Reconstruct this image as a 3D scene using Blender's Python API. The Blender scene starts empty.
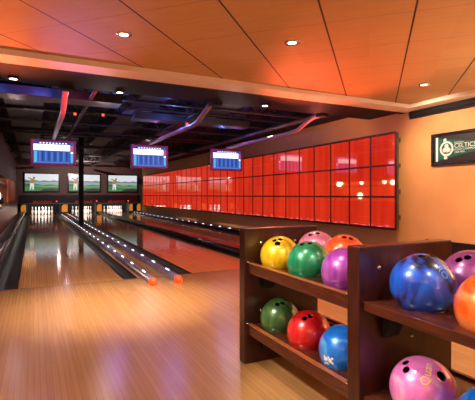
import bpy, bmesh, math, random
from mathutils import Vector, Matrix

random.seed(7)
S = bpy.context.scene
COL = S.collection
PI = math.pi
H = 0.98                      # camera height
YAW = math.radians(26.4)      # camera turned to the right of the lanes
FWD = Vector((math.sin(YAW), math.cos(YAW), 0))
RGT = Vector((math.cos(YAW), -math.sin(YAW), 0))


# ------------------------------------------------------------------ helpers
def lin(r, g, b):
    f = lambda c: (c / 255 / 12.92) if c / 255 <= .04045 else ((c / 255 + .055) / 1.055) ** 2.4
    return (f(r), f(g), f(b), 1)


def mat(name, col, rough=.5, metal=0, emit=None, estr=0, coat=0, spec=None):
    m = bpy.data.materials.new(name)
    m.use_nodes = True
    p = m.node_tree.nodes['Principled BSDF']
    p.inputs['Base Color'].default_value = col
    p.inputs['Roughness'].default_value = rough
    p.inputs['Metallic'].default_value = metal
    if coat:
        p.inputs['Coat Weight'].default_value = coat
        p.inputs['Coat Roughness'].default_value = .08
    if spec is not None:
        p.inputs['Specular IOR Level'].default_value = spec
    if emit:
        p.inputs['Emission Color'].default_value = emit
        p.inputs['Emission Strength'].default_value = estr
    return m


def nodes(m):
    nt = m.node_tree
    return nt, nt.nodes, nt.links, nt.nodes['Principled BSDF']


def noise_mat(name, c1, c2, scale=(1, 1, 1), nscale=5, rough=.5, lo=.3, hi=.7, coat=0, detail=4, dist=0, metal=0, spec=None):
    m = mat(name, c1, rough, metal, coat=coat, spec=spec)
    nt, N, L, p = nodes(m)
    tc = N.new('ShaderNodeTexCoord'); mp = N.new('ShaderNodeMapping')
    mp.inputs['Scale'].default_value = scale
    nz = N.new('ShaderNodeTexNoise')
    nz.inputs['Scale'].default_value = nscale
    nz.inputs['Detail'].default_value = detail
    nz.inputs['Distortion'].default_value = dist
    cr = N.new('ShaderNodeValToRGB')
    cr.color_ramp.elements[0].position = lo; cr.color_ramp.elements[0].color = c1
    cr.color_ramp.elements[1].position = hi; cr.color_ramp.elements[1].color = c2
    L.new(tc.outputs['Object'], mp.inputs['Vector']); L.new(mp.outputs['Vector'], nz.inputs['Vector'])
    L.new(nz.outputs['Fac'], cr.inputs['Fac']); L.new(cr.outputs['Color'], p.inputs['Base Color'])
    return m


def board_mat(name, c1, c2, cm, rough, width=.027, length=1.6, coat=.0, spec=.5):
    """narrow maple boards running along Y"""
    m = mat(name, c1, rough, coat=coat, spec=spec)
    nt, N, L, p = nodes(m)
    tc = N.new('ShaderNodeTexCoord'); sep = N.new('ShaderNodeSeparateXYZ'); cmb = N.new('ShaderNodeCombineXYZ')
    L.new(tc.outputs['Object'], sep.inputs[0])
    L.new(sep.outputs['Y'], cmb.inputs['X']); L.new(sep.outputs['X'], cmb.inputs['Y'])
    br = N.new('ShaderNodeTexBrick')
    br.offset = .37; br.offset_frequency = 3
    br.inputs['Scale'].default_value = 1
    br.inputs['Brick Width'].default_value = length
    br.inputs['Row Height'].default_value = width
    br.inputs['Mortar Size'].default_value = .0011
    br.inputs['Mortar Smooth'].default_value = .3
    br.inputs['Bias'].default_value = -.1
    br.inputs['Color1'].default_value = c1; br.inputs['Color2'].default_value = c2; br.inputs['Mortar'].default_value = cm
    L.new(cmb.outputs[0], br.inputs['Vector'])
    mp = N.new('ShaderNodeMapping'); mp.inputs['Scale'].default_value = (60, 2.2, 1)
    nz = N.new('ShaderNodeTexNoise'); nz.inputs['Scale'].default_value = 1; nz.inputs['Detail'].default_value = 3
    L.new(tc.outputs['Object'], mp.inputs[0]); L.new(mp.outputs[0], nz.inputs['Vector'])
    mr = N.new('ShaderNodeMapRange'); mr.inputs['To Min'].default_value = .82; mr.inputs['To Max'].default_value = 1.12
    L.new(nz.outputs['Fac'], mr.inputs['Value'])
    mx = N.new('ShaderNodeMix'); mx.data_type = 'RGBA'; mx.blend_type = 'MULTIPLY'; mx.inputs['Factor'].default_value = 1
    L.new(br.outputs['Color'], mx.inputs['A']); L.new(mr.outputs[0], mx.inputs['B'])
    L.new(mx.outputs['Result'], p.inputs['Base Color'])
    return m


class MB:
    def __init__(s):
        s.bm = bmesh.new(); s.mats = []; s.cur = 0

    def use(s, m):
        if m not in s.mats:
            s.mats.append(m)
        s.cur = s.mats.index(m)
        return s

    def face(s, pts):
        f = s.bm.faces.new([s.bm.verts.new(p) for p in pts]); f.material_index = s.cur
        return f

    def box(s, x0, x1, y0, y1, z0, z1):
        v = [s.bm.verts.new((x, y, z)) for x in (x0, x1) for y in (y0, y1) for z in (z0, z1)]
        for q in ((0, 1, 3, 2), (4, 6, 7, 5), (0, 4, 5, 1), (2, 3, 7, 6), (0, 2, 6, 4), (1, 5, 7, 3)):
            f = s.bm.faces.new([v[i] for i in q]); f.material_index = s.cur
        return s

    def prism(s, prof, axis, a0, a1):
        """closed profile (list of 2D points) extruded along axis 'x' / 'y' / 'z'"""
        def P(p, a):
            return {'x': (a, p[0], p[1]), 'y': (p[0], a, p[1]), 'z': (p[0], p[1], a)}[axis]
        A = [s.bm.verts.new(P(p, a0)) for p in prof]; B = [s.bm.verts.new(P(p, a1)) for p in prof]
        n = len(prof)
        for i in range(n):
            f = s.bm.faces.new([A[i], A[(i + 1) % n], B[(i + 1) % n], B[i]]); f.material_index = s.cur
        for c in (A[::-1], B):
            f = s.bm.faces.new(c); f.material_index = s.cur
        return s

    def tube(s, pts, r, n=12, cap=True):
        pts = [Vector(p) for p in pts]; rings = []
        for i, p in enumerate(pts):
            d = (pts[min(i + 1, len(pts) - 1)] - pts[max(i - 1, 0)]).normalized()
            up = Vector((0, 0, 1)) if abs(d.z) < .9 else Vector((1, 0, 0))
            a = d.cross(up).normalized(); b = d.cross(a)
            rr = r[i] if isinstance(r, (list, tuple)) else r
            rings.append([s.bm.verts.new(p + (a * math.cos(t) + b * math.sin(t)) * rr) for t in [2 * PI * k / n for k in range(n)]])
        for A, B in zip(rings, rings[1:]):
            for k in range(n):
                f = s.bm.faces.new([A[k], A[(k + 1) % n], B[(k + 1) % n], B[k]]); f.material_index = s.cur; f.smooth = True
        if cap:
            for c in (rings[0][::-1], rings[-1]):
                f = s.bm.faces.new(c); f.material_index = s.cur
        return s

    def lathe(s, prof, n=20, at=(0, 0, 0)):
        """profile [(r, z)...] turned round Z"""
        at = Vector(at); rings = []
        for r, z in prof:
            if r < 1e-5:
                rings.append([s.bm.verts.new(at + Vector((0, 0, z)))])
            else:
                rings.append([s.bm.verts.new(at + Vector((r * math.cos(2 * PI * k / n), r * math.sin(2 * PI * k / n), z))) for k in range(n)])
        for A, B in zip(rings, rings[1:]):
            for k in range(n):
                a0, a1 = A[k % len(A)], A[(k + 1) % len(A)]; b0, b1 = B[k % len(B)], B[(k + 1) % len(B)]
                vs = []
                for v in (a0, a1, b1, b0):
                    if v not in vs:
                        vs.append(v)
                if len(vs) > 2:
                    f = s.bm.faces.new(vs); f.material_index = s.cur; f.smooth = True
        return s

    def build(s, name, m=None, parent=None, bevel=0, loc=None, fix=True):
        if fix:
            bmesh.ops.recalc_face_normals(s.bm, faces=s.bm.faces)
        me = bpy.data.meshes.new(name); s.bm.to_mesh(me); s.bm.free()
        for x in (s.mats or [m]):
            me.materials.append(x)
        o = bpy.data.objects.new(name, me); COL.objects.link(o)
        if bevel:
            b = o.modifiers.new('edge', 'BEVEL'); b.width = bevel; b.segments = 2; b.limit_method = 'ANGLE'
        if loc is not None:
            o.location = loc
        if parent is not None:
            o.parent = parent
        return o


def tag(o, label, cat, group=None, kind=None):
    o['label'] = label; o['category'] = cat
    if group: o['group'] = group
    if kind: o['kind'] = kind
    return o


def thing(name, label, cat, loc=(0, 0, 0), group=None):
    o = bpy.data.objects.new(name, None); COL.objects.link(o); o.location = loc
    o.empty_display_size = .1
    return tag(o, label, cat, group)


def struct(o):
    o['kind'] = 'structure'
    return o


def ray(u, v):
    """direction through a pixel, per unit of depth (used for measuring only)"""
    return FWD + RGT * ((u - 237.5) / 410) + Vector((0, 0, (195 - v) / 410))


def text_mesh(body, size, name='lettering'):
    c = bpy.data.curves.new(name, 'FONT'); c.body = body; c.size = size; c.align_x = 'CENTER'; c.align_y = 'CENTER'
    o = bpy.data.objects.new(name, c); COL.objects.link(o)
    dg = bpy.context.evaluated_depsgraph_get(); dg.update()
    me = bpy.data.meshes.new_from_object(o.evaluated_get(dg))
    bpy.data.objects.remove(o); bpy.data.curves.remove(c)
    return me


# ------------------------------------------------------------------ materials
M = {}
M['approach'] = board_mat('approach maple', lin(170, 124, 76), lin(158, 113, 68), lin(134, 93, 55), .24, width=.03, spec=.6)
M['lane'] = board_mat('lane maple', lin(214, 156, 96), lin(202, 144, 86), lin(164, 112, 66), .09, width=.027, spec=.6)
M['lane'].node_tree.nodes['Principled BSDF'].inputs['IOR'].default_value = 1.85
M['black'] = noise_mat('black gloss', lin(14, 13, 14), lin(24, 22, 23), nscale=9, rough=.25)
M['gutter'] = noise_mat('gutter black', lin(12, 12, 14), lin(26, 26, 28), nscale=6, rough=.3)
M['mullion'] = noise_mat('dark red mullion', lin(58, 8, 7), lin(70, 10, 8), nscale=9, rough=.4)
M['matt'] = noise_mat('black matt', lin(12, 11, 12), lin(22, 20, 20), nscale=8, rough=.75)
M['duct'] = noise_mat('painted duct', lin(34, 30, 32), lin(52, 47, 49), nscale=5, rough=.5)
M['steel'] = noise_mat('grey steel', lin(92, 88, 90), lin(122, 116, 116), nscale=10, rough=.35, metal=.6)
M['chrome'] = mat('chrome', lin(215, 205, 195), .15, 1)
M['rail'] = noise_mat('violet grey rail', lin(112, 96, 136), lin(136, 120, 160), nscale=10, rough=.16, spec=.7)
M['rack'] = noise_mat('dark cherry wood', lin(42, 15, 11), lin(64, 25, 18), scale=(3, 3, .6), nscale=14, rough=.3, coat=.15)
M['shelf'] = noise_mat('dark cherry shelf', lin(52, 22, 15), lin(84, 36, 22), scale=(9, .6, 9), nscale=10, rough=.24, coat=.3)
M['lip'] = noise_mat('golden shelf edge', lin(120, 64, 34), lin(150, 86, 46), scale=(9, .6, 9), nscale=10, rough=.25, coat=.3)  # lighter golden brown for the top of the front rail
M['orange_wall'] = noise_mat('apricot paint', lin(226, 160, 92), lin(234, 170, 100), nscale=3, rough=.6)
M['brown_wall'] = noise_mat('taupe paint', lin(106, 84, 74), lin(120, 96, 84), nscale=3, rough=.6)
M['wall_paint'] = noise_mat('dusty apricot paint', lin(226, 160, 100), lin(232, 168, 108), nscale=3, rough=.6)
M['plum_wall'] = noise_mat('plum brown paint', lin(84, 60, 60), lin(96, 70, 68), nscale=3, rough=.6)
M['border'] = noise_mat('peach plaster', lin(246, 226, 208), lin(248, 230, 214), nscale=3, rough=.5)
M['base'] = noise_mat('dark base', lin(24, 16, 14), lin(36, 24, 20), nscale=6, rough=.35)
M['amber'] = mat('amber recess glow', lin(200, 130, 40), .4, emit=lin(225, 150, 50), estr=.28)  # amber light in the recesses, put into a weakly glowing colour
M['orange'] = noise_mat('orange alcove paint', lin(214, 112, 48), lin(226, 126, 58), nscale=3, rough=.55)
M['counter_red'] = noise_mat('red counter front', lin(150, 34, 22), lin(176, 46, 28), nscale=4, rough=.3)
M['lamp'] = mat('lamp white', (1, .93, .8, 1), .4, emit=(1, .86, .66, 1), estr=8)
M['lamp_soft'] = mat('pendant glow', (1, .9, .75, 1), .4, emit=(1, .72, .42, 1), estr=9)
M['led'] = mat('led white', (1, 1, 1, 1), .4, emit=(.72, .8, 1, 1), estr=3)
M['led_blue'] = mat('led blue', (.5, .6, 1, 1), .4, emit=(.4, .6, 1, 1), estr=3)
M['cap'] = mat('orange red cap', lin(235, 80, 30), .3, emit=lin(235, 62, 22), estr=.6)
M['bezel'] = noise_mat('bezel tinted by light', lin(190, 60, 130), lin(205, 70, 140), nscale=4, rough=.35)  # coloured light on the monitor casings is put into this base colour
M['tube_red'] = noise_mat('grey mauve tube', lin(160, 120, 128), lin(176, 134, 140), nscale=7, rough=.35)
M['pin'] = mat('pin white', lin(240, 238, 232), .25, coat=.3)
M['pin_red'] = mat('pin stripe', lin(190, 24, 24), .3)
M['hole'] = mat('hole dark', lin(8, 8, 8), .6)
M['tv_black'] = mat('television black', lin(12, 12, 13), .2)
M['signred'] = mat('sign red', lin(120, 16, 16), .5, emit=lin(190, 24, 24), estr=.4)
M['indicator'] = mat('indicator', lin(220, 30, 20), .4, emit=(1, .08, .03, 1), estr=1.6)


def flat_emit(n, c, s=.58):
    return mat(n, (.02, .02, .02, 1), .35, emit=c, estr=s)


# ceiling panels: squares laid at 45 degrees to the lanes, dark grooves one way and fine seams the other
def ceiling_material():
    m = mat('veneer ceiling', lin(214, 132, 66), .58)
    nt, N, L, p = nodes(m)
    tc = N.new('ShaderNodeTexCoord'); sep = N.new('ShaderNodeSeparateXYZ'); L.new(tc.outputs['Object'], sep.inputs[0])

    def mth(op, a, b=None):
        n = N.new('ShaderNodeMath'); n.operation = op
        for i, x in enumerate((a, b)):
            if x is None: continue
            if isinstance(x, (int, float)): n.inputs[i].default_value = x
            else: L.new(x, n.inputs[i])
        return n.outputs[0]
    X, Y = sep.outputs['X'], sep.outputs['Y']
    s = mth('MULTIPLY', mth('SUBTRACT', X, Y), .70711)
    t = mth('MULTIPLY', mth('ADD', X, Y), .70711)
    sa = mth('DIVIDE', mth('ADD', s, 2.36 + .66 * 20.5), .66)
    ta = mth('DIVIDE', mth('ADD', t, -2.66 + .645 * 20.5), .645)
    fs = mth('ABSOLUTE', mth('SUBTRACT', mth('FRACT', sa), .5))
    ft = mth('ABSOLUTE', mth('SUBTRACT', mth('FRACT', ta), .5))
    g1 = mth('LESS_THAN', fs, .011)
    g2 = mth('LESS_THAN', ft, .0045)
    cmb = N.new('ShaderNodeCombineXYZ'); L.new(mth('FLOOR', sa), cmb.inputs[0]); L.new(mth('FLOOR', ta), cmb.inputs[1])
    wn = N.new('ShaderNodeTexWhiteNoise'); wn.noise_dimensions = '2D'; L.new(cmb.outputs[0], wn.inputs['Vector'])
    c2 = N.new('ShaderNodeCombineXYZ'); L.new(mth('MULTIPLY', s, 3), c2.inputs[0]); L.new(mth('MULTIPLY', t, 22), c2.inputs[1])
    nz = N.new('ShaderNodeTexNoise'); nz.inputs['Scale'].default_value = 1.2; nz.inputs['Detail'].default_value = 5; L.new(c2.outputs[0], nz.inputs['Vector'])
    v = mth('ADD', mth('MULTIPLY', wn.outputs['Value'], .14), mth('MULTIPLY', nz.outputs['Fac'], .3))
    cr = N.new('ShaderNodeValToRGB')
    cr.color_ramp.elements[0].position = .05; cr.color_ramp.elements[0].color = lin(190, 144, 92)
    cr.color_ramp.elements[1].position = .42; cr.color_ramp.elements[1].color = lin(212, 170, 116)
    L.new(v, cr.inputs[0])
    m1 = N.new('ShaderNodeMix'); m1.data_type = 'RGBA'; L.new(mth('MULTIPLY', g2, .55), m1.inputs['Factor'])
    L.new(cr.outputs[0], m1.inputs['A']); m1.inputs['B'].default_value = lin(110, 58, 26)
    m2 = N.new('ShaderNodeMix'); m2.data_type = 'RGBA'; L.new(g1, m2.inputs['Factor'])
    L.new(m1.outputs['Result'], m2.inputs['A']); m2.inputs['B'].default_value = lin(34, 20, 14)
    L.new(m2.outputs['Result'], p.inputs['Base Color'])
    return m


M['ceiling'] = ceiling_material()


def red_panel_material():
    m = mat('red glowing panel', lin(70, 5, 4), .03)
    m.node_tree.nodes['Principled BSDF'].inputs['IOR'].default_value = 2.3
    nt, N, L, p = nodes(m)
    tc = N.new('ShaderNodeTexCoord'); mp = N.new('ShaderNodeMapping'); mp.inputs['Scale'].default_value = (1, 4.5, .35)
    geo = N.new('ShaderNodeNewGeometry')
    L.new(geo.outputs['Position'], mp.inputs[0])
    nz = N.new('ShaderNodeTexNoise'); nz.inputs['Scale'].default_value = 1.6; nz.inputs['Detail'].default_value = 3
    L.new(mp.outputs[0], nz.inputs['Vector'])
    cr = N.new('ShaderNodeValToRGB')
    cr.color_ramp.elements[0].position = .3; cr.color_ramp.elements[0].color = lin(200, 36, 18)
    cr.color_ramp.elements[1].position = .68; cr.color_ramp.elements[1].color = lin(228, 56, 28)
    L.new(nz.outputs[0], cr.inputs[0]); L.new(cr.outputs[0], p.inputs['Emission Color'])
    p.inputs['Emission Strength'].default_value = .58
    return m


M['red_panel'] = red_panel_material()

# ------------------------------------------------------------------ layout constants
FOUL = 4.85            # foul line
LANES = [(-.15, .93), (1.78, 2.84), (3.40, 4.46)]
LNAMES = ['lane nearest the dark left wall', 'middle lane', 'lane nearest the red panel wall']
Y_END = 24.2
WX = 5.35              # wall behind the red panels
SOF_Y, SOF_Z = 4.67, 2.29
BACK_Y = 22.6
wall_dir = Vector((0, -1, 0))
CORNER = Vector((WX, SOF_Y, 0))

# ------------------------------------------------------------------ floor, lanes
fl = MB()
fl.face([(-7, -4, 0), (WX, -4, 0), (WX, FOUL, 0), (-7, FOUL, 0)])
struct(fl.build('floor', M['approach']))
sb = MB(); sb.box(-3, WX + .3, FOUL, Y_END + .6, -.3, -.14)
struct(sb.build('floor_lane_bed', M['matt']))
EDG = ['beside the dark wall with the orange alcove', 'between the pole and the lowered black divider', 'below the red glowing panels']
for (x0, x1), e in zip(LANES, EDG):
    o = MB().box(x0, x1, FOUL + .006, 23.9, -.14, 0).build('bowling_lane', M['lane'])
    tag(o, 'glossy maple bowling lane ' + e, 'bowling lane', 'bowling lanes')
o = MB().box(-3, WX, FOUL - .008, FOUL + .004, -.05, .0012).build('foul_line', mat('foul line dark', lin(52, 30, 20), .4))
tag(o, 'thin dark foul line crossing the wooden floor before the lanes', 'line')


def gutter(x0, x1, label):
    n = 10; cx = (x0 + x1) / 2; r = (x1 - x0) / 2
    prof = [(cx - r * math.cos(PI * k / n), -.004 - .085 * math.sin(PI * k / n)) for k in range(n + 1)]
    prof = prof + [(x1, -.14), (x0, -.14)]
    o = MB().prism(prof, 'y', FOUL + .006, 23.9).build('gutter', M['gutter'])
    return tag(o, label, 'gutter', 'lane gutters')


gutter(-.39, -.15, 'black gutter between the dark left ledge and the first lane')
gutter(.93, 1.10, 'black gutter between the first lane and its lit rail')
gutter(1.58, 1.78, 'black gutter between the second lit rail and the middle lane')
gutter(2.84, 2.98, 'black gutter between the middle lane and the raised black divider')
gutter(3.28, 3.40, 'black gutter between the raised black divider and the far lane')
gutter(4.46, 4.66, 'black gutter under the blue-lit ledge below the red panels')

# ball return: wooden strip with two lit rails
o = MB().box(1.10, 1.58, FOUL + .006, 23.9, -.14, 0).build('return_deck', M['lane'])
tag(o, 'narrow wooden deck strip between the two lit violet rails', 'deck')


def lit_rail(xc, y0, label):
    root = thing('lit_rail', label, 'rail', (xc, y0, 0), 'lit rails on the ball return')
    w = .042
    prof = [(-w, .001), (-w, .04)] + [(-w * math.cos(PI * k / 10), .04 + .034 * math.sin(PI * k / 10)) for k in range(1, 10)] + [(w, .04), (w, .001)]
    b = MB().prism(prof, 'y', 0.05, 22.3 - y0)
    body = b.build('rail_body', M['rail'], root)
    c = MB()
    # rounded orange nose
    for k in range(6):
        pass
    rings = [(0.06, 1.0), (0.02, .98), (-.015, .85), (-.04, .6), (-.05, .25)]
    vs = []
    for yy, sc in rings:
        vs.append([c.bm.verts.new((px * sc, yy, .002 + (pz - .002) * (0.4 + .6 * sc) if pz > .01 else .002)) for px, pz in prof])
    for A, B in zip(vs, vs[1:]):
        for i in range(len(A)):
            j = (i + 1) % len(A)
            f = c.bm.faces.new([A[i], A[j], B[j], B[i]]); f.smooth = True
    c.bm.faces.new(vs[-1]); c.bm.faces.new(vs[0][::-1])
    e = c.build('end_cap', M['cap'], root); e['label'] = 'glowing orange red end cap'
    led = MB(); led.lathe([(0, .005), (.010, .004), (.014, 0), (.014, -.006), (0, -.006)], 12)
    l0 = led.build('led_light', M['led'], body, loc=(0, .45, .0745)); l0.scale = (.7, 6, 1)
    y = .45 + .65
    while y < 17:
        l = l0.copy(); COL.objects.link(l); l.parent = body; l.location = (0, y, .0745)
        y += .65
    return root


lit_rail(1.17, 4.42, 'violet rail with white lights on the side of the lane by the left wall')
lit_rail(1.46, 4.42, 'violet rail with white lights on the side of the red-reflecting lane')

# divider between lane 2 and 3
o = MB().prism([(2.98, -.14), (2.98, .075), (3.02, .1), (3.24, .1), (3.28, .08), (3.28, -.14)], 'y', FOUL + .1, 22.3).build('lane_divider', M['black'])
tag(o, 'low raised black divider between the middle and far lanes', 'divider')
# ledge on the right with blue leds
root = thing('lit_ledge', 'long dark ledge with a row of small blue lights below the red panels', 'ledge', (4.66, FOUL, 0))
MB().prism([(0, -.14), (0, .06), (.03, .085), (.2, .085), (.2, -.14)], 'y', .1, 17.4).build('ledge_body', M['black'], root)
ld = MB(); ld.box(-.012, .012, -.045, .045, -.005, .006)
l0 = ld.build('led_light', M['led_blue'], root, loc=(.07, .6, .088))
y = 1.25
while y < 17:
    l = l0.copy(); COL.objects.link(l); l.parent = root; l.location = (.07, y, .088); y += .65
o = MB().box(4.86, WX, FOUL, 22.6, -.14, .02).build('trim_1', M['base']); struct(o)

# left ledge (cap of the first gutter) -- polished dark top
root = thing('gutter_ledge', 'long polished dark ledge beside the first gutter against the left wall', 'ledge', (-.39, 4.9, 0))
MB().prism([(0, -.14), (0, .10), (-.03, .17), (-.37, .20), (-.37, -.14)], 'y', 0, 17.5).build('ledge_body', M['black'], root)
MB().tube([(-.035, 0, .185), (-.035, 17.5, .185)], .022, 10).build('edge_rail', M['steel'], root)

# ------------------------------------------------------------------ walls
w = MB().box(WX, WX + .15, -4, 24.5, -.14, 2.8); struct(w.build('wall_right', M['wall_paint']))
# the same wall runs on towards the camera, apricot where it is lit
nrm = Vector((1, 0, 0))


def along(t, off):
    p = CORNER + wall_dir * t - nrm * off
    return (p.x, p.y)


tr = MB(); tr.prism([along(.03, 0), along(8.5, 0), along(8.5, .06), along(.09, .06)], 'z', SOF_Z - .075, SOF_Z - .002)
tr.prism([along(.05, 0), along(8.5, 0), along(8.5, .035), along(.075, .035)], 'z', SOF_Z - .11, SOF_Z - .074)
struct(tr.build('trim_2', M['matt']))
bb = MB(); bb.prism([along(.35, 0), along(8.5, 0), along(8.5, .02), along(.35, .02)], 'z', 0, .31); struct(bb.build('baseboard_right', M['base']))

# left wall with the alcove opening
AY0, AY1, AZ0, AZ1 = 8.0, 14.6, .72, 1.50
struct(MB().box(-7, -.95, 5.3, 5.4, -.14, 2.8).build('wall_left', M['plum_wall']))
for y0, y1, z0, z1 in ((5.3, AY0, -.14, 2.8), (AY1, 24.5, -.14, 2.8), (AY0, AY1, AZ1, 2.8), (AY0, AY1, -.14, AZ0)):
    struct(MB().box(-.95, -.76, y0, y1, z0, z1).build('wall_left', M['plum_wall']))
al = MB(); al.box(-2.2, -2.1, 6, 18, 0, 2.4); al.box(-2.2, -.95, 17.5, 17.6, 0, 2.4); al.box(-2.2, -.95, 6, 18, AZ1 + .3, AZ1 + .4)
struct(al.build('wall_alcove', M['orange']))
o = MB().box(-.758, -.72, AY1, 20.0, .755, 1.5).build('pier_panel', M['orange']); tag(o, 'orange painted panel on the dark wall just past the alcove', 'panel')
# counter under the opening
root = thing('counter', 'red fronted counter with a dark top under the alcove opening', 'counter', (-.757, 8, 0))
b = MB(); b.box(0, .14, 0, 11, .203, .68); b.build('counter_front', M['counter_red'], root)
MB().box(0, .17, 0, 6.6, .68, .75).build('counter_top', M['black'], root)
MB().box(0, .17, 6.6, 11, .68, .72).build('counter_end', M['black'], root)
o = MB().box(-1.1, -.8, 9.0, 14.4, 1.30, 1.34).build('wall_shelf', M['black']); tag(o, 'dark shelf hanging across the alcove opening', 'shelf')

# hanging lamps in the alcove
n = 0
for k, yy in enumerate([8.9, 10.1, 11.3, 12.5, 13.7]):
    root = thing('pendant_lamp', ['small warm pendant lamp hanging in the alcove by its near edge', 'small warm pendant lamp second from the near edge of the alcove', 'small warm pendant lamp in the middle of the alcove row',
                                 'small warm pendant lamp fourth along the alcove row', 'small warm pendant lamp in the alcove by the orange panel'][k], 'lamp', (-1.35, yy, AZ1 + .3), 'pendant lamps in the alcove')
    MB().tube([(0, 0, 0), (0, 0, -.25)], .006, 6).build('cord', M['matt'], root)
    MB().lathe([(0, -.24), (.05, -.25), (.075, -.31), (.06, -.38), (0, -.41)], 14).build('globe', M['lamp_soft'], root)
root = thing('table_lamp', 'round white lamp glowing on the counter at the alcove edge', 'lamp', (-.86, 12.05, .72))
MB().lathe([(0, 0), (.06, 0), (.06, .02), (.015, .03), (.015, .12), (0, .12)], 14).build('lamp_base', M['black'], root)
MB().lathe([(0, .1), (.05, .115), (.095, .19), (.1, .25), (.08, .32), (.04, .35), (0, .352)], 16).build('lamp_shade', M['lamp_soft'], root)
for k, (yy, hh) in enumerate([(13.0, .22), (13.5, .16), (14.1, .2)]):
    o = MB().lathe([(0, 0), (.05, 0), (.05, hh * .6), (.018, hh * .8), (.018, hh), (0, hh)], 12).build('bottle', M['black'], loc=(-.86, yy, .72))
    tag(o, ['tall dark bottle nearest the white lamp on the counter', 'short dark bottle between two others on the counter', 'dark bottle by the far end of the counter'][k], 'bottle', 'dark bottles on the counter')

# back wall, masking unit, pits
bw = MB(); bw.box(-.8, WX, BACK_Y, BACK_Y + .15, .56, 2.8)
struct(bw.build('wall_back', M['plum_wall']))
pit = MB(); pit.box(-.8, WX, Y_END, Y_END + .2, -.14, .7); struct(pit.build('wall_pit', M['matt']))
root = thing('masking_unit', 'long black masking board with red lettering above the three sets of pins', 'masking unit', (0, BACK_Y, 0))
MB().box(-.6, 5.15, -.14, -.005, .545, .98).build('mask_board', M['black'], root)
MB().box(-.6, 5.15, -.16, -.14, .545, .575).build('mask_trim', M['steel'], root)
for xc in (.39, 2.31, 3.93):
    me = text_mesh('BRUNSWICK', .15)
    o = bpy.data.objects.new('lettering', me); COL.objects.link(o); me.materials.append(M['signred'])
    o.rotation_euler = (PI / 2, 0, 0); o.location = (xc, -.164, .63); o.parent = root; o['label'] = 'dark red lettering'
    d = MB().lathe([(0, .004), (.03, .004), (.03, 0), (0, 0)], 10).build('indicator_light', M['indicator'], root, loc=(xc + .62, -.165, .66)); d.rotation_euler = (PI / 2, 0, 0)

KX = [(-.62, -.30), (1.20, 1.60), (2.92, 3.25), (4.62, 4.86), (5.02, 5.3)]
KL = ['beside the left wall', 'between the first and second sets of pins', 'between the second and third sets of pins', 'just past the third set of pins', 'at the foot of the red panel wall']
for (x0, x1), k in zip(KX, KL):
    root = thing('pit_pillar', 'short amber-lit pillar ' + k, 'pillar', ((x0 + x1) / 2, 22.62, 0), 'amber pillars between the pins')
    hw = (x1 - x0) / 2
    MB().box(-hw, hw, 0, 1.3, .0, .545).build('pillar_body', M['matt'], root)
    MB().prism([(-hw * .7, .12), (-hw * .7, .40), (-hw * .3, .5), (hw * .7, .5), (hw * .7, .12)], 'y', -.02, 0).build('amber_glow', M['amber'], root)

# pins
pin = MB(); pin.use(M['pin'])
PP = [(.028, 0), (.034, .02), (.045, .06), (.057, .10), (.0605, .115), (.058, .14), (.048, .18), (.034, .215), (.026, .245), (.0237, .26), (.0262, .30), (.0315, .33), (.032, .345), (.028, .365), (.016, .378), (0, .381)]
pin.lathe([(0, 0)] + PP, 16)
pin.use(M['pin_red'])
for f in pin.bm.faces:
    z = f.calc_center_median().z
    if .23 < z < .25 or .26 < z < .275:
        f.material_index = 1
first = None
ROWS = [['the headpin'], ['left of second row', 'right of second row'], ['left of third row', 'middle of third row', 'right of third row'],
        ['leftmost of back row', 'second from left in back row', 'second from right in back row', 'rightmost of back row']]
SETN = ['in the set beside the left wall', 'in the middle set', 'in the set by the red panels']
for li, (x0, x1) in enumerate(LANES):
    xc = (x0 + x1) / 2
    for r in range(4):
        for k in range(r + 1):
            if first is None:
                o = first = pin.build('bowling_pin')
            else:
                o = first.copy(); COL.objects.link(o)
            o.location = (xc + (k - r / 2) * .3048, 22.78 + r * .264, 0)
            tag(o, 'white bowling pin %s, %s' % (SETN[li], ROWS[r][k]), 'bowling pin', 'bowling pins')

# pole between first and middle lane
root = thing('steel_pole', 'slim dark square pole standing between the first two lanes', 'pole', (1.315, 13.6, 0))
MB().box(-.07, .07, -.07, .07, .002, 2.75).build('pole_shaft', M['matt'], root, bevel=.01)
MB().box(-.078, .078, -.12, .12, .0, .03).build('base_plate', M['matt'], root)

# ------------------------------------------------------------------ televisions
SKY = flat_emit('screen sky', lin(226, 232, 236)); FARTREE = flat_emit('screen trees', lin(120, 136, 132)); LAKE = flat_emit('screen lake', lin(150, 168, 178))
GREEN = flat_emit('screen lawn', lin(66, 124, 78)); GREEN2 = flat_emit('screen lawn light', lin(110, 168, 110)); DK = flat_emit('screen dark', lin(28, 48, 40))
TROUS = flat_emit('screen white', lin(228, 228, 224)); SKIN = flat_emit('screen tan', lin(176, 120, 74))


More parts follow.
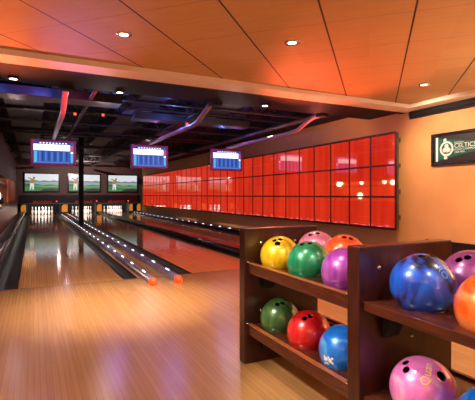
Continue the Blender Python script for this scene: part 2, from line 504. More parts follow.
def tv(xc, label):
    W, Hh = 1.62, .97
    root = thing('television', label, 'television', (xc, BACK_Y, 1.6), 'televisions over the pins')
    c = MB(); c.box(-W / 2, W / 2, -.08, -.002, -Hh / 2, Hh / 2); cs = c.build('casing', M['tv_black'], root, bevel=.008)
    s = MB(); w, h = W / 2 - .06, Hh / 2 - .06

    def poly(m, pts, lay):
        s.use(m); s.face([(x * w, -.0825 - lay * .0006, z * h) for x, z in pts])
    poly(SKY, [(-1, -1), (1, -1), (1, 1), (-1, 1)], 0)
    poly(FARTREE, [(-1, .02), (1, .02), (1, .22), (.7, .3), (.5, .2), (.1, .27), (-.1, .18), (-.45, .3), (-.7, .24), (-1, .34)], 1)
    poly(LAKE, [(-1, -.5), (1, -.5), (1, .06), (-1, .06)], 2)
    poly(GREEN, [(-1, -1), (1, -1), (1, -.28), (.5, -.2), (0, -.3), (-.4, -.12), (-1, -.1)], 3)
    poly(GREEN2, [(-.4, -.34), (.3, -.42), (1, -.36), (1, -.5), (.2, -.54), (-.4, -.46)], 4)
    poly(DK, [(-1, .1), (-.72, .1), (-.72, -.02), (-1, -.02)], 4); poly(DK, [(-1, -.24), (-.7, -.24), (-.7, -.36), (-1, -.36)], 4)
    poly(DK, [(.1, -.74), (.6, -.66), (1, -.72), (1, -1), (-.1, -1)], 4)
    # golfer at the top of a swing
    poly(TROUS, [(-.72, -.86), (-.66, -.86), (-.6, -.4), (-.55, -.86), (-.48, -.86), (-.46, -.1), (-.7, -.1)], 5)
    poly(SKIN, [(-.7, -.1), (-.48, -.1), (-.44, .34), (-.52, .46), (-.66, .4)], 6)
    poly(SKIN, [(-.62, .3), (-.84, .5), (-.8, .6), (-.56, .42)], 7)
    poly(DK, [(-.52, .44), (-.42, .44), (-.42, .64), (-.52, .64)], 7)
    poly(TROUS, [(-.84, .5), (-.8, .56), (-.62, .7), (-.64, .72)], 8)
    s.build('screen', None, cs, fix=False)
    return root


tv(.355, 'flat television with a golfer on screen, nearest the left wall')
tv(2.345, 'flat television with a golfer on screen, partly behind the dark pole')
tv(4.285, 'flat television with a golfer on screen, nearest the red panels')

# ------------------------------------------------------------------ score monitors
SBLUE = flat_emit('score blue', lin(40, 92, 186)); SBLUE2 = flat_emit('score light blue', lin(84, 140, 220)); SWHITE = flat_emit('score white', lin(250, 250, 252), 1.2)
SRED = flat_emit('score red', lin(226, 92, 96)); SNAVY = flat_emit('score navy', lin(24, 44, 140)); SCYAN = flat_emit('score cyan', lin(90, 190, 240))


def monitor(x, label):
    Y = 8.6 * 1.067
    root = thing('score_monitor', label, 'monitor', (x * 1.067, Y, 1.844), 'score monitors over the lanes')
    W, Hh = .80, .50
    c = MB(); c.box(-W / 2, W / 2, 0, .07, -Hh / 2, Hh / 2); cs = c.build('casing', M['bezel'], root, bevel=.012)
    s = MB(); w, h = W / 2 - .05, Hh / 2 - .045

    def r(m, x0, x1, z0, z1, lay):
        s.use(m); s.face([(x0 * w, -.002 - lay * .0006, z0 * h), (x1 * w, -.002 - lay * .0006, z0 * h), (x1 * w, -.002 - lay * .0006, z1 * h), (x0 * w, -.002 - lay * .0006, z1 * h)])
    r(SBLUE, -1, 1, -1, 1, 0)
    r(SNAVY, -.98, .82, .8, .98, 1)
    for k in range(9):
        r(SWHITE, -.7 + k * .16, -.62 + k * .16, .84, .93, 2)
    r(SWHITE, -1, .82, .2, .76, 2)
    r(SRED, .84, 1, .5, .68, 2); r(SRED, .84, 1, .24, .42, 2); r(SWHITE, .86, .98, -.05, .12, 2)
    r(SCYAN, -.97, -.82, -.9, .12, 2)
    for k in range(10):
        r(SNAVY if k % 2 else SBLUE2, -.72 + k * .15, -.66 + k * .15, -.8, .12, 3)
    r(SBLUE2, -.97, .8, -.95, -.86, 3); r(SCYAN, .86, .98, -.9, -.1, 3); r(SCYAN, -.97, -.92, -.97, .15, 4)
    s.build('screen', None, cs, fix=False)
    root.scale = (1.067,) * 3
    pts = [(0, -3.45, .47), (0, -3.25, .43), (0, -3.0, .35), (0, -2.84, .29), (0, -2.6, .268), (0, -1.5, .275), (0, -.1, .28), (0, .02, .27), (0, .035, .2)]
    MB().tube(pts, .036, 12).build('mount_tube', M['tube_red'], root)
    MB().box(-.07, .07, -3.55, -3.43, .40, .52).build('ceiling_bracket', M['matt'], root)
    return root


monitor(.34, 'blue score monitor above the first lane, nearest the left wall')
monitor(2.2, 'blue score monitor above the middle lane')
monitor(4.0, 'blue score monitor hanging before the red panels')

# ------------------------------------------------------------------ red panel wall
PX, PY0, PY1, PZ0, PZ1 = 5.2, 4.78, 21.75, .43, 1.985
root = thing('panel_wall', 'long wall of glowing red square panels in a thin black frame', 'panel wall', (PX, PY0, 0))
MB().box(.012, .05, 0, PY1 - PY0, PZ0, PZ1).build('backing', M['matt'], root)
NC = 32; cw = (PY1 - PY0) / NC; ch = (PZ1 - PZ0) / 3
fr = MB(); fr.box(-.006, .014, -.02, .0, PZ0 - .02, PZ1 + .02); fr.box(-.006, .014, PY1 - PY0, PY1 - PY0 + .02, PZ0 - .02, PZ1 + .02)
fr.box(-.006, .014, 0, PY1 - PY0, PZ1, PZ1 + .02); fr.box(-.006, .014, 0, PY1 - PY0, PZ0 - .02, PZ0)
for i in range(1, NC):
    fr.box(-.006, .012, i * cw - .016, i * cw + .016, PZ0, PZ1)
for j in (1, 2):
    fr.box(-.005, .012, 0, PY1 - PY0, PZ0 + j * ch - .014, PZ0 + j * ch + .014)
fr.build('frame', M['mullion'], root)
e = MB(); e.box(.014, .05, -.03, -.001, PZ0, PZ1); e.build('edge_strip', M['steel'], root)
pm = MB(); g = .016; pm.box(0, .012, g, cw - g, g, ch - g)
p0 = None
for j in range(3):
    for i in range(NC):
        if p0 is None:
            p0 = o = pm.build('panel', M['red_panel'], root)
        else:
            o = p0.copy(); COL.objects.link(o); o.parent = root
        o.location = (0, i * cw, PZ0 + j * ch)
br = MB()
for j in range(4):
    z = PZ0 + .15 + j * .42
    MB().box(.05, WX - PX, .02, .06, z, z + .07).build('wall_bracket', M['steel'], root)

# ------------------------------------------------------------------ pennant in a black frame
def wall_pt(u, v):
    r = ray(u, v)
    # intersect with apricot wall plane
    n2 = -nrm
    d = (CORNER - Vector((0, 0, H))).dot(n2) / r.dot(n2)
    return Vector((0, 0, H)) + r * d


a = wall_pt(432.5, 135); b = wall_pt(432.5, 166)
t0 = (a - CORNER).dot(wall_dir); zc = (a.z + b.z) / 2; fh = a.z - b.z
fw = 1.15
base = CORNER + wall_dir * (t0 + fw / 2) - nrm * .004
root = thing('framed_pennant', 'green team pennant with white lettering in a black frame on the apricot wall', 'framed pennant', (base.x, base.y, zc))
root.rotation_euler = (0, 0, math.atan2(wall_dir.y, wall_dir.x))
b = MB(); bt = .035
b.box(-fw / 2, fw / 2, -.03, 0, fh / 2 - bt, fh / 2); b.box(-fw / 2, fw / 2, -.03, 0, -fh / 2, -fh / 2 + bt)
b.box(-fw / 2, -fw / 2 + bt, -.03, 0, -fh / 2 + bt, fh / 2 - bt); b.box(fw / 2 - bt, fw / 2, -.03, 0, -fh / 2 + bt, fh / 2 - bt)
b.build('frame', M['black'], root)
MB().box(-fw / 2 + bt, fw / 2 - bt, -.012, 0, -fh / 2 + bt, fh / 2 - bt).build('backing_card', noise_mat('charcoal card', lin(34, 26, 26), lin(40, 31, 30), nscale=20, rough=.5), root)
PG = noise_mat('green felt', lin(16, 92, 84), lin(22, 104, 94), nscale=40, rough=.9); PWH = mat('white felt', lin(240, 240, 236), .8)
fi = 1.15; x0 = -fi / 2 + .105; hp = .16
pn = MB(); pn.prism([(x0, hp), (fi / 2 - .06, .0), (x0, -hp)], 'y', -.017, -.012); pn = pn.build('pennant', PG, root)
MB().box(x0 - .03, x0 + .005, -.019, -.012, -hp - .015, hp + .015).build('header_strip', PWH, pn)
em = MB()
ex = x0 + .145; R0, R1 = .108, .08
for k in range(28):
    t, t2 = 2 * PI * k / 28, 2 * PI * (k + 1) / 28
    em.face([(ex + R0 * math.cos(t), -.019, R0 * math.sin(t)), (ex + R0 * math.cos(t2), -.019, R0 * math.sin(t2)), (ex + R1 * math.cos(t2), -.019, R1 * math.sin(t2)), (ex + R1 * math.cos(t), -.019, R1 * math.sin(t))])
# three leaves and a stem inside, two bumps on the ring
for ang in (90, 210, 330):
    cx, cz = ex + .036 * math.cos(math.radians(ang)), .036 * math.sin(math.radians(ang))
    em.face([(cx + .033 * math.cos(2 * PI * k / 10), -.0192, cz + .033 * math.sin(2 * PI * k / 10)) for k in range(10)])
em.face([(ex - .006, -.0195, 0), (ex + .006, -.0195, 0), (ex + .016, -.0195, -.07), (ex + .004, -.0195, -.07)])
em.face([(ex - .05, -.0195, .105), (ex - .0, -.0195, .115), (ex - .005, -.0195, .15), (ex - .045, -.0195, .147)])
em.face([(ex - .04, -.0195, -.15), (ex + .01, -.0195, -.15), (ex + .012, -.0195, -.112), (ex - .042, -.0195, -.105)])
em.build('emblem', PWH, pn, fix=False)
for body, size, zz, xx in (('BOSTON', .034, .072, .075), ('CELTICS', .088, .026, .165), ('WORLD CHAMPIONS', .038, -.026, .165), ('2008 NBA', .036, -.062, .085)):
    me = text_mesh(body, size); me.materials.append(PWH)
    o = bpy.data.objects.new('lettering', me); COL.objects.link(o); o.parent = pn
    o.rotation_euler = (PI / 2, 0, 0); o.location = (ex + .118 + xx, -.0192, zz)

# ------------------------------------------------------------------ near ceiling, border, dark ceiling
CZ = 2.345
BW = .28                                           # border width
i0 = Vector((WX, SOF_Y - BW, 0)); k_in = i0 + wall_dir * .0
# inner corner of the border: both edges set in by BW
def inner_corner():
    # line y = SOF_Y-BW  and line offset BW from the apricot wall
    p = CORNER - nrm * BW
    return Vector((p.x, SOF_Y - BW, 0))
q = inner_corner()
far = CORNER + wall_dir * 8.67; farq = far - nrm * BW
c = MB(); c.prism([(-7, -4), (WX, -4), (WX, SOF_Y), (-7, SOF_Y)], 'z', CZ, CZ + .06)
struct(c.build('ceiling', M['ceiling']))
bd = MB()
bd.prism([(-7, SOF_Y), (CORNER.x, CORNER.y), (q.x, q.y), (-7, SOF_Y - BW)], 'z', SOF_Z, CZ)
bd.prism([(CORNER.x, CORNER.y), (far.x, far.y), (farq.x, farq.y), (q.x, q.y)], 'z', SOF_Z, CZ)
struct(bd.build('trim_3', M['border']))
# dark soffit band behind the border, where the tubes start
M['soffit'] = noise_mat('soffit black', lin(6, 6, 7), lin(12, 11, 12), nscale=8, rough=.7)
sf = MB(); sf.box(-3, WX, SOF_Y + .002, SOF_Y + .12, SOF_Z + .004, 2.8); sf.box(-3, WX, SOF_Y + .12, 5.5, SOF_Z + .03, 2.8)
struct(sf.build('beam_1', M['soffit']))
dc = MB(); dc.box(-3, WX + .15, SOF_Y, 24.5, 2.8, 2.95); struct(dc.build('ceiling_lanes', M['matt']))
so = MB(); so.box(WX - .55, WX - .001, 5.5, BACK_Y, 2.45, 2.8); struct(so.build('beam_2', M['matt']))

# beams, ducts and pipes in the dark ceiling
def ceil_box(name, cat, label, x0, x1, y0, y1, z0, z1, m='duct', group=None):
    o = MB().box(x0, x1, y0, y1, z0, z1).build(name, M[m], bevel=.008); tag(o, label, cat, group); return o


WHERE = ['just past the ceiling edge', 'over the start of the lanes', 'in front of the score monitors', 'above the score monitors', 'behind the score monitors', 'around the dark pole', 'towards the pins', 'close to the televisions']
for k, yy in enumerate([6.7, 7.3, 8.1, 9.4, 11.2, 13.6, 16.5, 19.8]):
    root = thing('roof_joist', 'dark steel ceiling joist crossing the lanes ' + WHERE[k], 'joist', (0, yy, 2.5), 'ceiling joists over the lanes')
    MB().box(-.75, WX - .56, -.05, .05, -.01, .02).build('lower_flange', M['duct'], root)
    MB().box(-.75, WX - .56, -.05, .05, .24, .27).build('upper_flange', M['duct'], root)
    wb = MB()
    for i in range(14):
        xa = -.7 + i * .37
        wb.tube([(xa, 0, .02), (xa + .185, 0, .24)], .014, 6); wb.tube([(xa + .185, 0, .24), (xa + .37, 0, .02)], .014, 6)
    wb.build('web_lattice', M['duct'], root)
ceil_box('air_duct', 'duct', 'wide dark air duct running along above the first lane', -.45, .15, 6.3, 20, 2.54, 2.76)
ceil_box('air_duct', 'duct', 'dark air duct running along between the two front monitors', 1.5, 1.95, 5.6, 20, 2.52, 2.76)
ceil_box('air_duct', 'duct', 'dark air duct running along above the middle of the hall', 2.75, 3.3, 6.2, 20, 2.53, 2.76)
ceil_box('cross_duct', 'duct', 'short dark duct crossing high over the first lane', -.7, 1.2, 6.35, 6.75, 2.36, 2.49)
ceil_box('cross_duct', 'duct', 'dark duct crossing between the middle and far lanes', 1.6, 3.9, 7.3, 7.6, 2.34, 2.47)
ceil_box('tan_panel', 'panel', 'small tan board high on the wall above the red panels', WX - .04, WX - .002, 13.0, 15.0, 2.02, 2.33, 'orange_wall')
for k, (xa, ya, za, xb, yb, zb, r, lab) in enumerate([
        (-.7, 7.6, 2.42, 4.7, 7.6, 2.42, .03, 'grey pipe crossing the hall before the monitors'),
        (-.7, 9.9, 2.4, 4.7, 9.9, 2.4, .035, 'grey pipe crossing the hall behind the monitors'),
        (.75, 5.6, 2.4, .75, 21, 2.4, .03, 'grey pipe running along between first monitor and pole'),
        (2.5, 5.6, 2.38, 2.5, 21, 2.38, .025, 'thin pipe running along over the middle lane'),
        (4.45, 5.6, 2.36, 4.45, 21, 2.36, .04, 'grey pipe running along beside the red panels'),
        (-.6, 12, 2.3, 4.6, 12, 2.3, .04, 'low pipe crossing the hall before the dark pole')]):
    tag(MB().tube([(xa, ya, za), (xb, yb, zb)], r, 10).build('ceiling_pipe', M['steel'] if k in (2, 4) else M['duct']), lab, 'pipe', 'pipes under the dark ceiling')
for k, (u, v, Y, lab) in enumerate([(103, 115, 7.55, 'small red lamp under the dark ceiling beside the lit track lamp'), (75, 114, 7.55, 'small red indicator lamp just beside the first monitor tube'), (187, 124, 7.0, 'small red lamp high above the middle monitor')]):
    r = ray(u, v); d = Y / r.y; p = Vector((0, 0, H)) + r * d
    root = thing('signal_lamp', lab, 'lamp', p, 'red lamps under the dark ceiling')
    MB().box(-.035, .035, 0, .06, -.035, .035).build('housing', M['matt'], root)
    MB().box(-.02, .02, -.008, 0, -.02, .02).build('lens', M['indicator'], root)
    MB().tube([(0, .03, .03), (0, .03, 2.805 - p.z)], .012, 6).build('stem', M['matt'], root)

# ------------------------------------------------------------------ downlights
def spot(name, loc, energy, size, col, blend=.6, rad=.04, target=None):
    l = bpy.data.lights.new(name, 'SPOT'); l.energy = energy; l.spot_size = math.radians(size); l.spot_blend = blend; l.color = col; l.shadow_soft_size = rad
    o = bpy.data.objects.new(name, l); COL.objects.link(o); o.location = loc
    if target is not None:
        o.rotation_euler = (Vector(target) - Vector(loc)).to_track_quat('-Z', 'Y').to_euler()
    return o


def point(name, loc, energy, col, rad=.05):
    l = bpy.data.lights.new(name, 'POINT'); l.energy = energy; l.color = col; l.shadow_soft_size = rad
    o = bpy.data.objects.new(name, l); COL.objects.link(o); o.location = loc; return o


WARM = (1, .84, .66)
DL = [(.685, 3.55, 'recessed downlight in the panelled ceiling towards the first lane'), (2.07, 3.07, 'recessed downlight in the middle of the red-tinted ceiling'), (4.32, 3.515, 'recessed downlight near the ceiling corner by the apricot wall')]
for x, y, lab in DL:
    root = thing('downlight', lab, 'downlight', (x, y, CZ), 'downlights in the panelled ceiling')
    MB().lathe([(.036, -.003), (.046, -.009), (.066, -.008), (.068, -.001), (.068, 0)], 24).build('trim_ring', M['chrome'], root)
    MB().lathe([(0, -.0035), (.037, -.004)], 24).build('lamp', M['lamp'], root)
    spot('downlight_lamp', (x, y, CZ - .03), 430 if x < 1 else 95, 58 if x < 1 else 95, WARM, 1, .05, target=(x, y + (.3 if x < 1 else 0), 0))
for x, y, e in [(-.9, 2.2, 34), (.5, 1.5, 62), (2.2, .4, 60), (3.6, 1.6, 60), (1.6, -1.2, 40)]:
    spot('hall_fill', (x, y, CZ - .03), e, 110, WARM, .8, .05)  # unseen fill spots added to lift the floor light
for x, y, z, lab in [(.99, 5.40, 2.295, 'can lamp under the dark soffit between the first two monitor tubes'), (-.21, 5.3, 2.295, 'can lamp under the dark soffit nearest the left wall'), (3.06, 5.25, 2.295, 'can lamp under the dark soffit between the second and third monitor tubes')]:
    root = thing('can_lamp', lab, 'lamp', (x, y, z), 'can lamps under the dark ceiling')
    MB().lathe([(.04, 0), (.062, 0), (.06, .02), (.0, .025)], 18).build('can', M['duct'], root)
    MB().lathe([(0, .004), (.042, .003)], 18).build('bulb', M['lamp'], root)
    spot('lane_light', (x, y, z - .02), 34 if x < 3 else 10, 100, WARM, .8, .05)

for x, y, e in [(.35, 7.2, 140), (.6, 9.6, 30), (2.3, 11, 15)]:  # extra spots without a can, added to brighten the lanes
    spot('lane_light', (x, y, 2.32), e, 62, WARM, .8, 0)
for x, y in ((-1.5, -2.5), (2.0, -2.5), (5.0, .5), (-3.5, 1.0)):
    spot('ceiling_fill', (x, y, 1.0), 330, 150, (1, .9, .7), .9, 0, target=(x, y + .3, 3))  # unseen upward spots added to brighten the panelled ceiling
spot('red_spot', (.62, 5.5, 1.45), 60, 62, (1, .06, .04), .8, 0, target=(.36, 5.95, 2.25))
spot('red_spot', (4.5, 5.5, 1.5), 40, 55, (1, .08, .08), .8, 0, target=(4.27, 6.0, 2.25))
spot('red_spot', (3.9, 6.2, .6), 330, 42, (1, .12, .05), .9, 0, target=(3.3, 4.0, CZ))  # added red spot tints the ceiling near the red panels
spot('red_spot', (-.3, 5.45, 1.6), 55, 100, (1, .16, .06), .9, 0, target=(-.1, 4.5, SOF_Z))  # added red spot warms the left part of the border
spot('violet_spot', (.4, 7.0, .5), 80, 19, (.5, .32, 1), 1, 0, target=(.45, 3.93, CZ))  # violet spot added over the lane to tint a ceiling patch
for x, y, e in ((.11, 3.04, 40), (.95, 3.40, 40), (1.86, 3.8, 55)):
    spot('violet_spot', (x, y, CZ - .03), e, 30, (.55, .38, 1), 1, .02)
for y in (7, 10.5, 14.5):
    spot('base_fill', (4.2, y, 2.4), 130, 60, (1, .75, .55), .9, 0, target=(WX, y + .6, .15))  # added spots brighten the wall band below the panels
spot('corner_fill', (4.55, 3.9, 2.2), 22, 70, (1, .78, .5), .9, 0, target=(WX, 4.72, 1.2))  # added spot brightens the wall strip at the corner
spot('rack_key', (-.75, 1.75, CZ - .04), 240, 38, (1, .93, .84), .4, .06, target=(1.35, 1.3, .45))  # unseen key spots added to light the rack and balls
spot('rack_key', (.75, -.3, CZ - .04), 60, 44, (1, .93, .84), .5, .06, target=(1.35, 1.1, .45))
spot('corner_fill', (4.2, 5.8, 1.9), 8, 110, (1, .7, .45), .9, 0, target=(WX, 6.2, 2.2))  # weak added spot lifts the wall above the panels
# wall washer on the apricot wall, light over pins, tint points in the dark ceiling
for t in (.7, 1.9, 3.1):
    p = CORNER + wall_dir * t - nrm * 1.0
    spot('wall_wash', (p.x, p.y, CZ - .05), 52, 110, (1, .76, .54), .9, .08, target=(p.x + nrm.x * 1.0, p.y + nrm.y * 1.0, 1.5))
for x0, x1 in LANES:
    l = bpy.data.lights.new('pin_light', 'AREA'); l.energy = 16; l.shape = 'RECTANGLE'; l.size = 1.0; l.size_y = .12; l.color = (1, .97, .92)
    o = bpy.data.objects.new('pin_light', l); COL.objects.link(o); o.location = ((x0 + x1) / 2, 22.64, .54); o.rotation_euler = (math.radians(48), 0, 0)
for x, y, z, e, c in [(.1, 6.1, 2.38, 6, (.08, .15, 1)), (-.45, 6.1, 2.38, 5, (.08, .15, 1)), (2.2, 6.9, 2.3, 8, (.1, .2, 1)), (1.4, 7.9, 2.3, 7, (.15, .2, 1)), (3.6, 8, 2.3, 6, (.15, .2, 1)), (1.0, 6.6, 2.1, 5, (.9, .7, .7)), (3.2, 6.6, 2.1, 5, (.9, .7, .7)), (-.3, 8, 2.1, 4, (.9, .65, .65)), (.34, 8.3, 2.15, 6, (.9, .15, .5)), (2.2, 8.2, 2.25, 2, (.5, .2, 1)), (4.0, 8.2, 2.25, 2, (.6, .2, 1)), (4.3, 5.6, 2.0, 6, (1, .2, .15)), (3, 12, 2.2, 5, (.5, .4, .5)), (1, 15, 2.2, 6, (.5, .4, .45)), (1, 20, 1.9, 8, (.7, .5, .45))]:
    point('ceiling_glow', (x, y, z), e, c, 0)  # unseen points added to colour and lift the ducts and monitors
spot('back_fill', (2.0, 18.5, 2.5), 260, 100, (1, .8, .72), .9, 0, target=(2.2, BACK_Y, 1.6))  # added spot lifts the wall behind the televisions
point('alcove_glow', (-1.5, 11, 1.45), 14, (1, .6, .3), .1)
point('alcove_glow', (-1.5, 14, 1.45), 14, (1, .6, .3), .1)
spot('counter_fill', (-.1, 13.5, 2.4), 90, 50, (1, .6, .4), .9, 0, target=(-.62, 14, .45))  # added spot stands in for alcove light spilling onto the counter
spot('red_spot', (4.7, 7.8, 1.9), 110, 75, (1, .14, .06), 1, 0, target=(2.6, 5.6, 0))  # added spot boosts the red spill of the panels on the lane
spot('pier_wash', (-.2, 17, 2.5), 30, 60, (1, .65, .35), .8, .05, target=(-.75, 17.5, .9))

# ------------------------------------------------------------------ ball rack
RX0, RX1 = 1.09, 1.615
PAN = [(2.104, 2.172), (1.173, 1.240), (.24, .307)]
Z_TOP = .785
ZU, ZL = H - .40, H - .755
BR = .112
rack = thing('ball_rack', 'dark cherry wood bowling ball rack with two shelves of coloured balls', 'ball rack', (1.35, 1.2, 0))


def P(mb, name, m, bevel=0, parent=None):
    o = mb.build(name, m, parent or rack, bevel)
    if parent is None:
        o.location = (-1.35, -1.2, 0)
    return o


for y0, y1 in PAN:
    P(MB().box(RX0, RX1, y0, y1, 0, Z_TOP), 'end_panel', M['rack'], .005)
# ball positions: x, y, row ('f' front / 'b' back)
UP = [('f', 1.255, 1.984), ('f', 1.255, 1.71), ('f', 1.255, 1.43), ('b', 1.478, 1.94), ('b', 1.478, 1.70), ('h', 1.245, 1.02), ('f', 1.25, .765), ('b', 1.49, 1.0)]
LO = [('f', 1.255, 1.984), ('f', 1.255, 1.71), ('f', 1.255, 1.447), ('k', 1.235, 1.01), ('f', 1.25, .765)]
SINK = {'f': .058, 'b': .034, 'h': .034, 'k': .046}


def shelf(y0, y1, z, balls, empties, lipz):
    b = MB().box(RX0 + .042, RX1 - .01, y0, y1, z - .026, z)
    o = P(b, 'shelf_board', M['shelf'])
    cut = MB()
    for row, x, y in balls + empties:
        if y0 < y < y1:
            dz = BR - SINK[row]
            r = math.sqrt(BR ** 2 - dz ** 2) + .0025
            ring = [(x + r * math.cos(2 * PI * k / 40), y + r * math.sin(2 * PI * k / 40)) for k in range(40)]
            # keep holes of neighbours separate from the board ends
            cut.prism(ring, 'z', z - .2, z + .2)
    co = cut.build('cutter', M['shelf'])
    md = o.modifiers.new('holes', 'BOOLEAN'); md.object = co; md.operation = 'DIFFERENCE'; md.solver = 'EXACT'; md.use_self = True
    co.location = (0, 0, 0)
    dg = bpy.context.evaluated_depsgraph_get(); dg.update()
    me = bpy.data.meshes.new_from_object(o.evaluated_get(dg))
    o.modifiers.clear(); o.data = me; me.name = 'shelf_board'
    bpy.data.objects.remove(co)
    # front fascia rail
    fz = .052 if lipz else .036
    P(MB().box(RX0 + .02, RX0 + .042, y0, y1, z - fz, z + lipz), 'front_rail', M['shelf'], .003, o)
    if lipz:
        c = P(MB().box(RX0 + .018, RX0 + .044, y0, y1, z + lipz, z + lipz + .006), 'rail_cap', M['lip'], .002, o); c['label'] = 'golden brown rail cap'
    P(MB().box(RX1 - .03, RX1 - .008, y0, y1, z - .05, z + .012), 'back_rail', M['shelf'], .003, o)
    # brackets on the far end panel and near panel
    for ye, sgn in ((y1, -1), (y0, 1)):
        P(MB().prism([(ye, z - .026), (ye + sgn * .042, z - .026), (ye + sgn * .036, z - .11), (ye + sgn * .014, z - .15), (ye, z - .15)], 'x', 1.205, 1.28), 'bracket', M['matt'], .003, o)


U1 = (1.240, 2.104); U2 = (.307, 1.173)
shelf(*U1, ZU, UP, [], .004)
shelf(*U1, ZL, LO, [('b', 1.478, 1.9), ('b', 1.478, 1.62)], .004)
shelf(*U2, ZU, UP, [], 0)
shelf(*U2, ZL, LO, [('b', 1.478, .9)], 0)
for (yy, pts) in ((2.104, [(1.20, .70), (1.44, .70), (1.40, .50), (1.2, .30)]), (1.173, [(1.19, .70), (1.47, .71), (1.37, .41), (1.2, .15)])):
    for x, z in pts:
        m = MB().lathe([(0, .006), (.006, .005), (.009, .001), (.009, 0), (0, 0)], 12)
        o = m.build('bolt', M['chrome'], rack); o.rotation_euler = (PI / 2, 0, 0); o.location = (x - 1.35, yy - 1.2, z)
for (yy, z) in ((2.095, ZU + .02), (1.255, ZU + .02), (1.255, ZL + .02), (2.095, ZL + .02)):
    m = MB().lathe([(0, .006), (.007, .005), (.009, .001), (.009, 0), (0, 0)], 12)
    o = m.build('bolt', M['chrome'], rack); o.location = (1.107 - 1.35, yy - 1.2, z - .008)


def ball_mat(name, c1, c2, c3, sc=7, dist=1.5, pos0=.28):
    m = mat(name, c1, .1, .25, coat=.8, spec=.6)
    nt, N, L, p = nodes(m)
    p.inputs['Coat Roughness'].default_value = .04
    p.inputs['Roughness'].default_value = .3
    tc = N.new('ShaderNodeTexCoord'); nz = N.new('ShaderNodeTexNoise')
    nz.inputs['Scale'].default_value = sc; nz.inputs['Detail'].default_value = 4; nz.inputs['Distortion'].default_value = dist
    cr = N.new('ShaderNodeValToRGB'); E = cr.color_ramp.elements
    E[0].position = pos0; E[0].color = c2; E[1].position = .5; E[1].color = c1
    e = E.new(.72); e.color = c3
    L.new(tc.outputs['Object'], nz.inputs['Vector']); L.new(nz.outputs['Fac'], cr.inputs[0]); L.new(cr.outputs[0], p.inputs['Base Color'])
    return m


def ball(label, row, x, y, zshelf, m, holes, logo=None):
    """holes: list of (right, up, radius) offsets in ball radii as seen from the photograph; turned into real directions"""
    c = Vector((x, y, zshelf + BR - SINK[row]))
    back = (Vector((0, 0, H)) - c).normalized(); rt = Vector((0, 0, 1)).cross(back).normalized(); up = back.cross(rt)

    def dirn(a, b):
        return (rt * a + up * b + back * math.sqrt(max(.02, 1 - a * a - b * b))).normalized()
    bm = bmesh.new(); bmesh.ops.create_uvsphere(bm, u_segments=64, v_segments=40, radius=BR)
    for f in bm.faces: f.smooth = True
    me = bpy.data.meshes.new('ball_body'); bm.to_mesh(me); bm.free(); me.materials.append(m)
    o = bpy.data.objects.new('bowling_ball', me); COL.objects.link(o)
    cut = MB()
    for a, b, r in holes:
        d = dirn(a, b)
        cut.tube([d * BR * 1.2, d * (BR - .05)], r, 20)
    if holes:
        co = cut.build('cutter', m)
        md = o.modifiers.new('h', 'BOOLEAN'); md.object = co; md.operation = 'DIFFERENCE'; md.solver = 'EXACT'
        dg = bpy.context.evaluated_depsgraph_get(); dg.update()
        me2 = bpy.data.meshes.new_from_object(o.evaluated_get(dg)); o.modifiers.clear(); o.data = me2
        bpy.data.objects.remove(co)
    o.data.name = 'bowling_ball'; o.location = c; root = tag(o, label, 'bowling ball', 'bowling balls on the rack')
    for a, b, r in holes:
        d = dirn(a, b); t = MB()
        t.tube([d * (BR - .0015), d * (BR - .045)], r * .96, 16, cap=False)
        t.tube([d * (BR - .044), d * (BR - .047)], r * .96, 16)
        t.build('finger_hole', M['hole'], root)
    if logo:
        body, size, a, b, ang, col = logo
        d = dirn(a, b); e1 = (rt - d * rt.dot(d)).normalized(); e2 = d.cross(e1)
        e1, e2 = e1 * math.cos(ang) + e2 * math.sin(ang), -e1 * math.sin(ang) + e2 * math.cos(ang)
        tm = text_mesh(body, size)
        for v in tm.vertices:
            v.co = (d * BR + e1 * v.co.x + e2 * v.co.y).normalized() * BR * 1.004
        tm.materials.append(col)
        lo = bpy.data.objects.new('logo', tm); COL.objects.link(lo); lo.parent = root; lo['label'] = 'printed maker mark'
    return root


GOLD = mat('logo gold', lin(236, 196, 120), .4); LBLUE = mat('logo pale blue', lin(80, 140, 215), .4); DKL = mat('logo brown', lin(90, 66, 10), .4); WLOGO = mat('logo white', lin(235, 238, 245), .4)
F, T = .0135, .016
ball('yellow marbled bowling ball at the far end of the upper shelf', *UP[0], ZU, ball_mat('yellow ball', lin(232, 184, 16), lin(150, 104, 8), lin(240, 200, 50), 6), [(-.28, .76, F), (.02, .82, F), (-.12, .6, T)], ('SPEED', .03, -.1, .42, .05, DKL))
ball('deep green pearly bowling ball beside the yellow one', *UP[1], ZU, ball_mat('green ball', lin(14, 124, 78), lin(4, 58, 38), lin(40, 160, 110), 6), [(-.3, .82, F), (.04, .88, F)])
ball('purple pearly bowling ball on the upper shelf by the middle panel', *UP[2], ZU, ball_mat('purple ball', lin(148, 52, 152), lin(94, 26, 106), lin(190, 104, 194), 6), [(.5, .72, F), (.72, .55, F)])
ball('dusty pink bowling ball behind the yellow and green ones', *UP[3], ZU, ball_mat('dusty pink ball', lin(196, 112, 142), lin(140, 66, 92), lin(222, 150, 172), 7), [(-.3, .78, F), (.06, .86, F)])
ball('orange red bowling ball behind the purple one on the upper shelf', *UP[4], ZU, ball_mat('orange red ball', lin(226, 74, 24), lin(160, 36, 10), lin(240, 110, 50), 7), [(.0, .85, F), (.3, .8, F)])
ball('deep blue and black swirled bowling ball on the upper shelf past the middle panel', *UP[5], ZU, ball_mat('blue swirl ball', lin(18, 70, 186), lin(4, 8, 34), lin(36, 110, 224), 4.5, 2.8, .4), [(-.02, .90, F), (.30, .92, F)], ('RO', .034, .55, .42, -.8, LBLUE))
ball('bright orange bowling ball in front of the muted purple one', *UP[6], ZU, ball_mat('orange ball', lin(238, 92, 22), lin(206, 56, 8), lin(250, 150, 80), 9), [(.3, .8, F)])
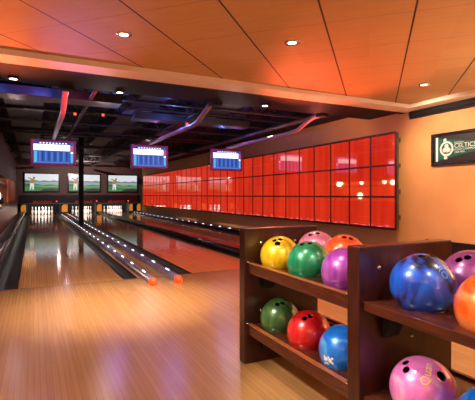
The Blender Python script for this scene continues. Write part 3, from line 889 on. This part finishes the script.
ball('muted purple bowling ball behind the deep blue one', *UP[7], ZU, ball_mat('plum ball', lin(124, 50, 112), lin(70, 26, 66), lin(150, 80, 140), 6), [(-.38, .62, F), (-.12, .72, F)])
ball('dark olive green bowling ball at the far end of the lower shelf', *LO[0], ZL, ball_mat('olive ball', lin(58, 94, 46), lin(22, 44, 20), lin(90, 130, 70), 6), [(-.12, .66, F), (.14, .72, F)])
ball('red bowling ball on the lower shelf between green and blue', *LO[1], ZL, ball_mat('red ball', lin(206, 18, 24), lin(140, 6, 10), lin(225, 60, 50), 6), [(-.18, .6, F), (.06, .7, F)])
b = ball('sky blue bowling ball with white print on the lower shelf by the middle panel', *LO[2], ZL, ball_mat('sky blue ball', lin(20, 122, 226), lin(10, 86, 190), lin(110, 186, 245), 8), [(.42, .6, F), (.55, .35, F)])
ball('pale pink pearly bowling ball with gold print on the lower shelf', *LO[3], ZL, ball_mat('pink ball', lin(232, 124, 196), lin(206, 92, 166), lin(250, 190, 224), 8), [(-.5, .70, F), (-.48, .48, F), (.52, .46, .017)], ('Quan', .042, .12, .48, 1.4, GOLD))
ball('bright azure bowling ball in the lower corner beside the pale pink one', *LO[4], ZL, ball_mat('azure ball', lin(12, 116, 226), lin(8, 80, 180), lin(80, 170, 240), 7), [(0, .8, F)])
# white print splash on the sky blue ball
c = b.location; back = (Vector((0, 0, H)) - c).normalized(); rt = Vector((0, 0, 1)).cross(back).normalized(); up = back.cross(rt)
sp = MB()
for k in range(16):
    a0, b0 = -.55 + random.uniform(-.2, .2), -.42 + random.uniform(-.16, .16)
    if a0 * a0 + b0 * b0 > .85: continue
    d = (rt * a0 + up * b0 + back * math.sqrt(1 - a0 * a0 - b0 * b0)).normalized(); e1 = d.orthogonal().normalized(); e2 = d.cross(e1)
    rr = random.uniform(.004, .009)
    sp.face([(d * BR + (e1 * math.cos(2 * PI * q / 8) + e2 * math.sin(2 * PI * q / 8)) * rr).normalized() * BR * 1.004 for q in range(8)])
o = sp.build('logo', WLOGO, b); o['label'] = 'white printed mark'

# ------------------------------------------------------------------ world, camera, colour
W = bpy.data.worlds.new('World'); S.world = W; W.use_nodes = True
bg = W.node_tree.nodes['Background']; bg.inputs[0].default_value = (1, .84, .68, 1); bg.inputs[1].default_value = .2
cam = bpy.data.cameras.new('camera'); co = bpy.data.objects.new('camera', cam); COL.objects.link(co)
co.location = (0, 0, H); co.rotation_euler = (PI / 2, 0, -YAW)
cam.sensor_width = 36; cam.lens = 36 * 410 / 475; cam.shift_y = -5 / 475; cam.clip_start = .05
S.camera = co
vs = S.view_settings
vs.view_transform = 'Standard'; vs.look = 'None'; vs.exposure = .66; vs.gamma = 1; vs.use_curve_mapping = False
